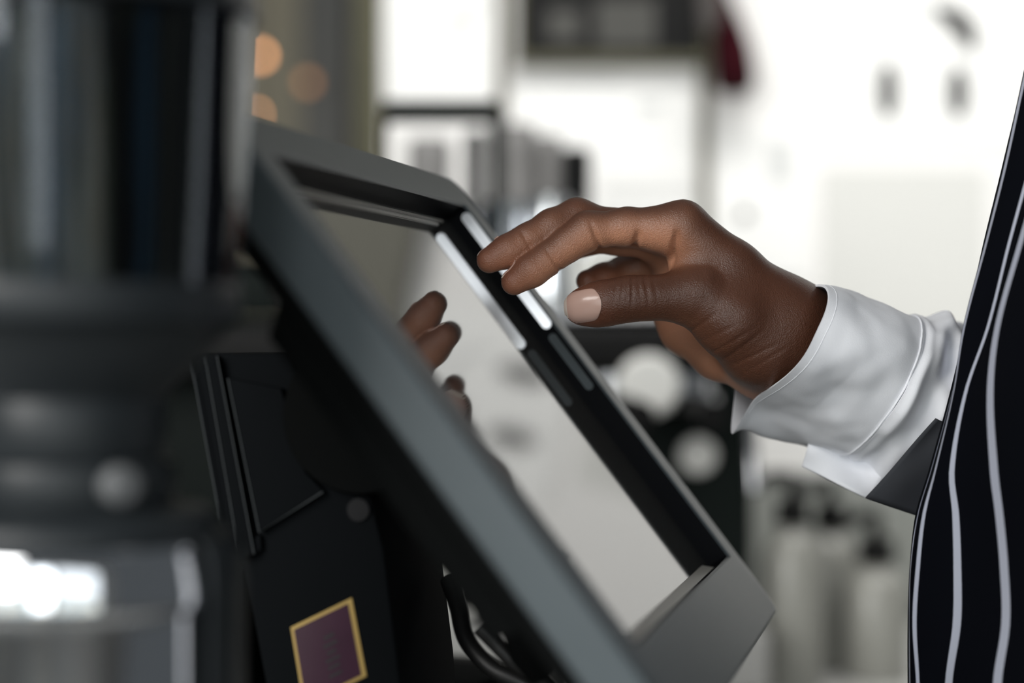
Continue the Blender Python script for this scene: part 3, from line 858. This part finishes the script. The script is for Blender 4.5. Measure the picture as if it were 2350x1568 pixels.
def sleeve_surface(t0, t1, nt_, cuffside, thick, extra=True):
    na = 128; outer = []
    for i in range(nt_ + 1):
        tt = t0 + (t1 - t0) * i / nt_; ring = []
        for j in range(na):
            a = 2 * PI * j / na
            p_, c_, A_, B_ = sleeve_point(tt, a)
            nrm = (p_ - c_).normalized()
            q = p_ + nrm * folds(tt, a, cuffside)
            q = q + nrm * ((0.0016 if cuffside else 0.0030) * min(1, tt * 5 + 0.1) * (mnoise.noise(q * 38) + 0.5 * mnoise.noise(q * 90)))
            if extra: q = q + cuff_extra(tt, a)
            ring.append(q)
        outer.append(ring)
    inner = []
    for i, ring in enumerate(outer):
        c_ = sum(ring, Vector()) / na
        inner.append([q + (c_ - q).normalized() * thick for q in ring])
    return outer + inner[::-1]


lp = sleeve_surface(0.0, 0.615, 60, True, 0.0014)
b = MB(); b.loft(lp + [lp[0]])
shirt_parts = []
cuff = b.build('cuff', M['shirt'], per, smooth=60); cuff['label'] = 'white shirt cuff, unbuttoned'
# stitched seam lines on the cuff
def seam(tt, a0, a1, r, parent, off=0.0007):
    pts = []
    for k in range(90):
        a = a0 + (a1 - a0) * k / 89
        p_, c_, A_, B_ = sleeve_point(tt, a); nrm = (p_ - c_).normalized()
        q = p_ + nrm * folds(tt, a, True); pts.append(q + nrm * (off + 0.0016 * min(1, tt * 5 + 0.1) * (mnoise.noise(q * 38) + 0.5 * mnoise.noise(q * 90))) + cuff_extra(tt, a))
    MB().tube(pts, r, 6).build('seam', M['shirt'], parent, smooth=60)
seam(0.05, 0.0, 3.3, 0.0002, cuff, 0.0)
seam(0.60, 0.0, 3.2, 0.0005, cuff, 0.0003)
# second layer of the open cuff below the wrist
def sheet(grid, name, m, parent, thick=0.0012):
    b = MB(); nu, nv = len(grid), len(grid[0]); b.v = [q for r_ in grid for q in r_]
    b.f = [(i * nv + j, i * nv + j + 1, (i + 1) * nv + j + 1, (i + 1) * nv + j) for i in range(nu - 1) for j in range(nv - 1)]
    o = b.build(name, m, parent, smooth=60)
    so = o.modifiers.new('thick', 'SOLIDIFY'); so.thickness = thick; so.offset = 0
    return o
def patch(corners, nu=16, nv=16, amp=0.0015, seed=0):
    rnd = random.Random(seed); ph = [rnd.uniform(0, 6) for _ in range(4)]
    a, b_, c_, d_ = corners; g_ = []
    for i in range(nu + 1):
        r_ = []
        for j in range(nv + 1):
            u, v = i / nu, j / nv
            q = a.lerp(b_, u).lerp(d_.lerp(c_, u), v)
            q = q + Vector((0, 1, 0)) * amp * (math.sin(5 * u + ph[0]) * math.sin(4 * v + ph[1]))
            r_.append(q)
        g_.append(r_)
    return g_
sheet(patch([P(1856, 985, 1.012), P(2050, 1040, 1.0), P(2000, 1150, .995), P(1843, 1072, 1.0)], amp=0.005, seed=3), 'cuff_placket', M['shirt'], per)
sheet(patch([P(2150, 962, .958), P(2230, 1000, .965), P(2150, 1200, .985), P(1985, 1142, .98)], amp=0.003, seed=5), 'sleeve_shade', M['under_shade'], per)['label'] = 'dark grey patch for the shade under the sleeve'  # dark patch added for the shadow under the sleeve

b = MB(); lp = sleeve_surface(0.605, 1.70, 110, False, 0.0010, False)
# the far end turns into the upper arm and shoulder
b.loft(lp + [lp[0]])
b.build('sleeve', M['shirt'], per, smooth=60)

# torso of the shirt: lofted ellipses (z, centre x, centre y, half x, half y)
tor = [(0.93, .375, .94, .120, .140), (1.05, .375, .94, .118, .138), (1.20, .38, .94, .115, .140), (1.32, .388, .94, .112, .145), (1.42, .40, .945, .105, .165), (1.50, .40, .945, .085, .155), (1.54, .40, .945, .066, .09), (1.57, .40, .945, .055, .058)]
b = MB(); b.loft([[(cx + ax_ * math.cos(2 * PI * k / 64), cy + ay_ * math.sin(2 * PI * k / 64), z) for k in range(64)] for z, cx, cy, ax_, ay_ in tor], cap0=True, cap1=True)
# right upper arm from the shoulder to the elbow (far side), left arm hanging at the near side
pts = spline([(.37, 1.08, 1.44), (.385, 1.125, 1.36), (.385, 1.125, 1.24), (.362, 1.11, 1.155), (.30, 1.09, 1.155)], 8)
b.tube(pts, [0.062 + (0.05 - 0.062) * i / (len(pts) - 1) for i in range(len(pts))], 24)
pts = spline([(.42, .83, 1.42), (.47, .79, 1.34), (.50, .775, 1.2), (.50, .775, 1.08), (.47, .78, 0.95), (.455, .78, 0.88)], 8)
b.tube(pts, [0.058 + (0.036 - 0.058) * i / (len(pts) - 1) for i in range(len(pts))], 24)
b.build('shirt', M['shirt'], per, smooth=60)

# apron: control columns measured down the front (x at a set of heights, distance)
YS = [-300, 0, 160, 380, 560, 750, 900, 1080, 1180, 1300, 1430, 1568, 1800, 2200, 3000]
colsA = {
    -3.0: ([2520, 2480, 2440, 2390, 2350, 2310, 2270, 2225, 2200, 2190, 2185, 2185, 2190, 2200, 2210], 1.08),
    -2.0: ([2460, 2420, 2390, 2340, 2300, 2258, 2222, 2178, 2150, 2138, 2134, 2134, 2140, 2150, 2160], 1.03),
    -1.0: ([2425, 2385, 2360, 2310, 2266, 2226, 2190, 2142, 2112, 2100, 2096, 2096, 2100, 2110, 2120], .975),
    -0.45: ([2415, 2372, 2350, 2300, 2256, 2215, 2180, 2131, 2101, 2088, 2083, 2083, 2088, 2100, 2110], .945),
    0.0: ([2417, 2376, 2354, 2304, 2262, 2219, 2186, 2137, 2107, 2090, 2087, 2088, 2092, 2104, 2114], .935),
    1.0: ([2440, 2395, 2355, 2307, 2262, 2212, 2188, 2146, 2120, 2106, 2098, 2106, 2110, 2124, 2140], .927),
    2.0: ([2500, 2450, 2420, 2365, 2316, 2268, 2216, 2184, 2193, 2197, 2196, 2177, 2172, 2185, 2200], .915),
    3.0: ([2560, 2500, 2450, 2392, 2340, 2288, 2272, 2281, 2293, 2304, 2308, 2289, 2284, 2290, 2300], .895),
    4.0: ([2640, 2590, 2550, 2500, 2450, 2410, 2390, 2395, 2405, 2415, 2418, 2405, 2400, 2410, 2420], .860),
    5.0: ([2740, 2700, 2670, 2630, 2590, 2560, 2540, 2540, 2545, 2550, 2552, 2545, 2540, 2545, 2550], .820),
    6.0: ([2880, 2850, 2820, 2790, 2760, 2740, 2725, 2720, 2720, 2725, 2728, 2725, 2720, 2725, 2730], .785),
    7.0: ([3060, 3030, 3010, 2990, 2970, 2960, 2950, 2945, 2945, 2945, 2945, 2945, 2945, 2945, 2945], .762),
    8.0: ([3250, 3230, 3210, 3200, 3190, 3180, 3175, 3170, 3170, 3170, 3170, 3170, 3170, 3170, 3170], .755),
}
us = sorted(colsA)
NU, NVv = 150, 150
ylist = [-300 + (3000 + 300) * (i / NVv) ** 1.0 for i in range(NVv + 1)]
verts = []; uvs = []
for y in ylist:
    xk = [catmull(YS, colsA[u][0], y) for u in us]
    dk = [colsA[u][1] for u in us]
    for i in range(NU + 1):
        u = us[0] + (us[-1] - us[0]) * i / NU
        x = catmull(us, xk, u); D = catmull(us, dk, u)
        # soft vertical drape folds
        D += 0.004 * math.sin(u * 2.4 + y * 0.0022) * (1 if u > 0 else 0.3)
        # heights are laid out as level rows of the cloth at the belly's distance
        z = 1.25 - (y - 784) / F * 0.92
        verts.append(Vector(((x - 1175) / F * D, D, 1.25 + (z - 1.25) * D / 0.92)))
        uvs.append((u, y / 1000.0))
b = MB(); b.v = verts
b.f = [(r * (NU + 1) + i, r * (NU + 1) + i + 1, (r + 1) * (NU + 1) + i + 1, (r + 1) * (NU + 1) + i) for r in range(NVv) for i in range(NU)]
ap = b.build('apron', M['apron'], per, smooth=80, fix=False)
uvl = ap.data.uv_layers.new(name='UVMap')
for lpx in ap.data.loops: uvl.data[lpx.index].uv = uvs[lpx.vertex_index]
so = ap.modifiers.new('thick', 'SOLIDIFY'); so.thickness = 0.0012; so.offset = 1
ap['label'] = 'black apron with thin pale pinstripes'
# trousers and shoes carry the figure to the floor
b = MB()
b.loft([[(cx + ax_ * math.cos(2 * PI * k / 40), cy + ay_ * math.sin(2 * PI * k / 40), z) for k in range(40)] for z, cx, cy, ax_, ay_ in ((0.97, .37, .94, .110, .135), (0.86, .37, .94, .112, .142), (0.78, .37, .94, .105, .145))], cap0=True, cap1=True)
for sy in (-0.072, 0.072):
    b.loft([[(cx + .02 + r_ * math.cos(2 * PI * k / 32), .94 + sy + r_ * 0.9 * math.sin(2 * PI * k / 32), z) for k in range(32)] for z, cx, r_ in ((0.80, .345, .074), (0.5, .345, .066), (0.3, .35, .058), (0.06, .355, .052))], cap0=True, cap1=True)
b.build('trousers', M['trouser'], per, smooth=60)
for sy in (-0.072, 0.072):
    b = MB(); loops = []
    for x, hw, hz in ((.43, .02, .03), (.415, .036, .06), (.36, .040, .085), (.30, .040, .075), (.24, .046, .05), (.19, .044, .035), (.165, .028, .022)):
        loops.append([(x + .02, .94 + sy + hw * math.cos(2 * PI * k / 24), 0.001 + hz * (0.5 + 0.5 * math.sin(2 * PI * k / 24))) for k in range(24)])
    b.loft(loops, cap0=True, cap1=True); b.build('shoe', M['shoe'], per, smooth=60)

# ------------------------------------------------------------------ wall things
def flat(x0, y0, x1, y1, name, m, parent=None, depth=0.003, off=0.0, org=None, D=WY, bevel=0.0):
    a = (wx(x0, D), D - off - depth, wz(y1, D)); c_ = (wx(x1, D), D - off, wz(y0, D))
    if parent is None: org = ((a[0] + c_[0]) / 2, D - off, a[2])
    return MB().box(a, c_).build(name, m, parent, org, bevel=bevel)

# black pin board with two grey prints
bd = empty('notice_board', (wx(1395), WY, wz(140)), 'black notice board with grey prints at the top of the wall', 'notice board')
flat(1182, -40, 1606, 138, 'board', M['black'], bd, 0.02)
flat(1182, 132, 1606, 152, 'frame', M['olive'], bd, 0.026)
flat(1182, -40, 1196, 138, 'frame', M['olive'], bd, 0.026)
flat(1256, 28, 1332, 100, 'print', M['photo'], bd, 0.002, 0.02)
flat(1366, 6, 1502, 112, 'print', M['photo'], bd, 0.002, 0.02)

def paper(x0, y0, x1, y1, label, m=None, marks=()):
    p_ = empty('paper_sheet', (wx((x0 + x1) / 2), WY, wz(y1)), label, 'paper')
    flat(x0, y0, x1, y1, 'sheet', m or M['paper'], p_, 0.0025)
    for q in marks:
        flat(*q[:4], 'mark', M[q[4]], p_, 0.0008, 0.0025)
    return p_
paper(876, -40, 1136, 236, 'large white sheet on the wall left of the black notice board', None, ((1030, 30, 1085, 70, 'fineink'), (1080, 0, 1110, 24, 'fineink')))
paper(1180, 168, 1596, 415, 'wide white sheet directly below the black notice board', None, ((1460, 230, 1520, 262, 'fineink'), (1280, 176, 1420, 186, 'fineink')))
paper(1180, 432, 1596, 640, 'white sheet behind the hand, below the wide sheet', None, ((1380, 436, 1590, 452, 'fineink'),))
paper(1640, 290, 1850, 640, 'narrow white sheet with faint grey marks right of the olive batten', None, ((1765, 320, 1815, 420, 'fineink'), (1696, 480, 1722, 506, 'ink')))
paper(1885, 385, 2262, 780, 'pale grey sheet on the wall beside the apron', M['greypaper'])

# headphone-shaped drawing on the wall
hp = empty('wall_poster', (wx(2120), WY, wz(300)), 'white poster with a dark arch-shaped headphone drawing, upper right', 'poster')
flat(1900, -100, 2340, 330, 'sheet', M['paper'], hp, 0.003)
def arc(a0, a1, r, wpx0, wpx1, m, nm, cx=2120, cy=95, ry=1.0):
    b = MB(); L0 = []; L1 = []
    for k in range(33):
        a = math.radians(a0 + (a1 - a0) * k / 32); hw = (wpx0 + (wpx1 - wpx0) * math.sin(PI * k / 32)) / 2
        for off, L_ in ((0.003, L0), (0.0042, L1)):
            L_.append([Vector((wx(cx + (r + s * hw) * math.cos(a)), WY - off, wz(cy - (r + s * hw) * ry * math.sin(a)))) for s in (-1, 1)])
    loops = [[L0[k][0], L0[k][1], L1[k][1], L1[k][0]] for k in range(33)]
    b.loft(loops, cap0=True, cap1=True); return b.build(nm, m, hp)
arc(8, 175, 118, 8, 20, M['fineink'], 'headband', 2118, 135)
arc(8, 78, 114, 18, 56, M['ink'], 'headband', 2118, 135)
def ell(cx, cy, rx, ry, m, nm, parent, off=0.003):
    b = MB(); b.loft([[Vector((wx(cx + rx * math.cos(2 * PI * k / 32)), WY - o, wz(cy - ry * math.sin(2 * PI * k / 32)))) for k in range(32)] for o in (off, off + 0.0012)], cap0=True, cap1=True)
    return b.build(nm, m, parent)
ell(2036, 208, 24, 66, M['ink'], 'ear_cup', hp); ell(2197, 212, 25, 62, M['ink'], 'ear_cup', hp)

# maroon bag hanging at the end of the board
bg = empty('hanging_bag', (wx(1660), WY - 0.03, wz(225)), 'dark maroon cloth bag hanging beside the notice board', 'bag')
b = MB(); loops = []
for y, x0, x1, dp in ((-80, 1618, 1640, .012), (0, 1620, 1662, .02), (60, 1622, 1690, .03), (120, 1625, 1712, .038), (180, 1628, 1722, .042), (210, 1632, 1720, .036), (224, 1645, 1705, .02)):
    cx, hw = (x0 + x1) / 2, (x1 - x0) / 2
    loops.append([(wx(cx + hw * math.cos(2 * PI * k / 28)), WY - 0.045 + dp * math.sin(2 * PI * k / 28), wz(y)) for k in range(28)])
b.loft(loops, cap0=True, cap1=True); b.build('bag_body', M['maroon'], bg, smooth=60)
b = MB(); b.tube(spline([(wx(1622), WY - 0.03, wz(-70)), (wx(1628), WY - 0.02, wz(-110)), (wx(1636), WY - 0.03, wz(-70))], 8), 0.003, 8)
b.build('strap', M['greycloth'], bg, smooth=60)
bg2 = empty('hanging_cloth', (wx(1625), WY - 0.02, wz(110)), 'grey-brown folded cloth hanging at the board edge, left of the maroon bag', 'cloth')
b = MB(); loops = []
for y, x0, x1, dp in ((-120, 1605, 1630, .01), (0, 1598, 1648, .014), (60, 1600, 1655, .015), (104, 1606, 1640, .01)):
    cx, hw = (x0 + x1) / 2, (x1 - x0) / 2
    loops.append([(wx(cx + hw * math.cos(2 * PI * k / 28), WY - .1), WY - 0.115 + dp * math.sin(2 * PI * k / 28), wz(y)) for k in range(28)])
b.loft(loops, cap0=True, cap1=True); b.build('cloth', M['greycloth'], bg2, smooth=60)

# ------------------------------------------------------------------ things on the back counter
MY = 1.84
mx_ = lambda px: wx(px, MY)
mz_ = lambda py: wz(py, MY)
em = empty('espresso_machine', (0.0, 2.0, 0.90), 'dark espresso machine with pale dials standing on the back counter', 'espresso machine')
MB().box((-0.44, MY + 0.10, 0.985), (mx_(1760), 2.32, mz_(730))).build('housing', M['dgreen'], em, bevel=0.012)
MB().box((-0.44, MY, mz_(860)), (mx_(1640), MY + 0.13, mz_(745))).build('group_hood', M['black'], em, bevel=0.012)
MB().box((-0.44, MY - 0.03, 0.93), (mx_(1760), 2.32, 0.985)).build('drip_tray', M['cab'], em, bevel=0.006)
for x in (-0.42, mx_(1700)):
    for y in (MY + 0.02, 2.28):
        MB().lathe(x, y, [(0.015, 0.9005), (0.018, 0.931)], 20).build('foot', M['black'], em, smooth=40)
MB().box((-0.06, MY + 0.02, mz_(734)), (mx_(1700), 2.30, mz_(722))).build('cup_tray', M['brushed'], em, bevel=0.002)
def disc_y(cx, cz, y, r, th, n=36):
    return [[(cx + k * math.cos(2 * PI * i / n), y + o, cz + k * math.sin(2 * PI * i / n)) for i in range(n)] for o, k in ((0, r), (-th, r), (-th - 0.004, r * 0.85))]
for px_, py_, r, y in ((1487, 885, .029, MY - 0.002), (1600, 1045, .018, MY + 0.1)):
    b = MB(); b.loft(disc_y(wx(px_, y), wz(py_, y), y, r, 0.012), cap0=True, cap1=True); b.build('dial', M['greypaper'], em, smooth=40)
for px_ in (1180, 1410, 1560):
    b = MB(); x = wx(px_, MY + .05); b.lathe(x, MY + 0.05, [(0.03, mz_(862)), (0.03, mz_(905)), (0.036, mz_(910)), (0.036, mz_(935)), (0.02, mz_(945))], 32)
    gh = b.build('group_head', M['brushed'], em, smooth=40)
    b = MB(); b.tube([(x, MY + 0.02, mz_(925)), (x + 0.01, MY - 0.05, mz_(935)), (x + 0.015, MY - 0.11, mz_(945))], [0.009, 0.011, 0.013], 14)
    b.build('portafilter_handle', M['black'], gh, smooth=50)
# cup rail round the machine's top
b = MB()
za, zb = mz_(722), mz_(252)
for x0, x1 in ((mx_(880), mx_(1142)),):
    b.tube([(x0, MY + .015, zb), (x1, MY + .015, zb)], 0.011, 12)
for x, rr_ in ((mx_(880), .003), (mx_(1142), .007)):
    b.tube([(x, MY + .015, za), (x, MY + .015, zb)], rr_, 12)
b.build('cup_rail', M['dgreen'], em, smooth=50)
MB().tube([(mx_(1700), MY + .04, mz_(800)), (mx_(1715), MY - .02, mz_(900)), (mx_(1722), MY - .03, mz_(1120))], 0.005, 12).build('steam_wand', M['brushed'], em, smooth=50)

top = mz_(722) + 0.0006
def cup(x, y, z, r, h, m, nm, label, cat, group=None, taper=0.75, handle=False):
    o_ = empty(nm, (x, y, z), label, cat, group)
    MB().lathe(x, y, [(r * taper, z), (r, z + h), (r * 1.05, z + h), (r * 1.05, z + h + 0.003), (r * 0.93, z + h + 0.003), (r * 0.93, z + h - 0.002), (r * taper * 0.9, z + 0.006)], 40).build('cup_body', m, o_, smooth=40)
    if handle:
        b = MB(); b.tube(spline([(x + r * 0.9, y, z + h * 0.8), (x + r * 1.5, y, z + h * 0.75), (x + r * 1.55, y, z + h * 0.4), (x + r * 0.85, y, z + h * 0.25)], 6), 0.004, 10); b.build('handle', m, o_, smooth=50)
    return o_
sb = empty('storage_box', (wx(480, 2.0), 2.05, top), 'black storage box on the left end of the espresso machine, behind the grinder', 'box')
MB().box((wx(325, 2.0), 1.95, top), (wx(648, 2.0), 2.2, wz(615, 2.0))).build('box_body', M['dgreen'], sb, bevel=0.004)
MB().box((wx(322, 2.0), 1.947, wz(614, 2.0)), (wx(651, 2.0), 2.203, wz(598, 2.0))).build('lid', M['dgreen'], sb, bevel=0.003)
def canister(px_, py_, y, r, m, label):
    x = wx(px_, y); h = wz(py_, y) - top
    o_ = empty('canister', (x, y, top), label, 'canister')
    MB().lathe(x, y, [(0.001, top), (r, top), (r, top + h * .8), (r * .985, top + h * .81), (0.001, top + h * .81)], 44).build('canister_body', m, o_, smooth=40)
    MB().lathe(x, y, [(0.001, top + h * .812), (r * 1.03, top + h * .812), (r * 1.03, top + h * .96), (r * .9, top + h), (0.001, top + h)], 44).build('lid', M['black'] if m is M['black'] else M['greycup'], o_, smooth=40)
canister(1186, 288, 2.08, .0215, M['greycup'], 'tallest grey canister on the espresso machine')
canister(1264, 312, 2.08, .0125, M['greycup'], 'slim grey canister between the tall grey and the black one')
canister(1322, 342, 2.04, .0150, M['black'], 'slim black canister at the right of the canisters')
canister(985, 318, 2.2, .024, M['greycup'], 'wide grey canister seen through the cup rail')
canister(1092, 300, 2.2, .012, M['black'], 'thin black canister by the right post of the cup rail')
canister(1228, 330, 2.2, .020, M['black'], 'black canister behind the grey ones on the espresso machine')
def pitcher(px_, py_, y, r, label, sx=1):
    x = wx(px_, y); o_ = empty('milk_pitcher', (x, y, top), label, 'pitcher', None); h = wz(py_, y) - top
    MB().lathe(x, y, [(r, top), (r * 1.02, top + h * 0.3), (r * 0.8, top + h * 0.8), (r * 0.86, top + h), (r * 0.8, top + h), (r * 0.74, top + h * 0.8), (r * 0.9, top + 0.01)], 48).build('pitcher_body', M['chrome'], o_, smooth=50)
    b = MB(); b.tube(spline([(x + sx * r * .8, y, top + h * .85), (x + sx * r * 1.5, y, top + h * .85), (x + sx * r * 1.5, y, top + h * .3), (x + sx * r, y, top + h * .25)], 6), 0.004, 10); b.build('handle', M['chrome'], o_, smooth=50)
pitcher(1155, 468, 1.95, .034, 'polished steel milk pitcher in front of the tallest grey canister', -1)
pitcher(1262, 455, 1.93, .022, 'small polished steel pitcher right of the larger pitcher')
cup(wx(1372, 1.92), 1.92, top, .026, .055, M['ceramic'], 'coffee_cup', 'white coffee cup on the espresso machine, seen between index finger and thumb', 'cup', None, 0.7, True)
cup(wx(1000, 1.86), 1.85, 0.9856, .03, .055, M['ceramic'], 'coffee_cup', 'white coffee cup on the drip tray, left below the screen', 'cup', None, 0.7, True)

# pale bottles with dark pump tops
def bottle(px_, y, r, h, label, cap=True):
    x = wx(px_, y); z = 0.9005
    o_ = empty('syrup_bottle', (x, y, 0.90), label, 'bottle', None)
    MB().lathe(x, y, [(0.001, z), (r * .96, z), (r, z + .004), (r, z + h * .78), (r * .8, z + h * .9), (r * .42, z + h * .97), (r * .42, z + h), (0.001, z + h)], 40).build('bottle_body', M['bottle'], o_, smooth=40)
    b = MB(); b.lathe(x, y, [(0.001, z + h), (r * .55, z + h), (r * .55, z + h + .025), (r * .2, z + h + .028), (r * .2, z + h + .05), (0.001, z + h + .05)], 24)
    b.tube([(x, y, z + h + .048), (x - .02, y - .01, z + h + .05), (x - .04, y - .02, z + h + .04)], .007, 10)
    b.build('pump', M['black'], o_, smooth=40)
bottle(1818, 2.0, .030, .165, 'pale bottle with a dark pump, nearest the espresso machine')
bottle(1905, 2.12, .030, .150, 'pale bottle with a dark pump, between two others')
bottle(2010, 2.06, .034, .120, 'shorter pale bottle with a dark pump beside the apron')

# pendant lamps glowing in the far room
for px_, py_, D, r, m, lab in ((598, 128, 4.9, .012, 'bulb', 'small warm lamp glowing brightest in the far room, near the grinder lid'),
                               (706, 190, 4.3, .012, 'bulb2', 'dim warm lamp in the far room beside the grey pillar'),
                               (588, 262, 4.5, .007, 'bulb', 'smallest warm lamp, just above the corner of the screen')):
    x, z = wx(px_, D), wz(py_, D)
    o_ = empty('pendant_lamp', (x, D, z + .12), lab, 'lamp')
    MB().lathe(x, D, [(0.0005, z - r), (r * .7, z - r * .7), (r, z), (r * .7, z + r * .7), (r * .3, z + r)], 20).build('bulb', M[m], o_, smooth=60)
    MB().lathe(x, D, [(r * .32, z + r * .95), (r * .36, z + r * 2), (.001, z + r * 2.2)], 16).build('socket', M['lampshade'], o_, smooth=50)
    MB().tube([(x, D, z + r * 2), (x, D, 3.15)], .0015, 6).build('cord', M['black'], o_)
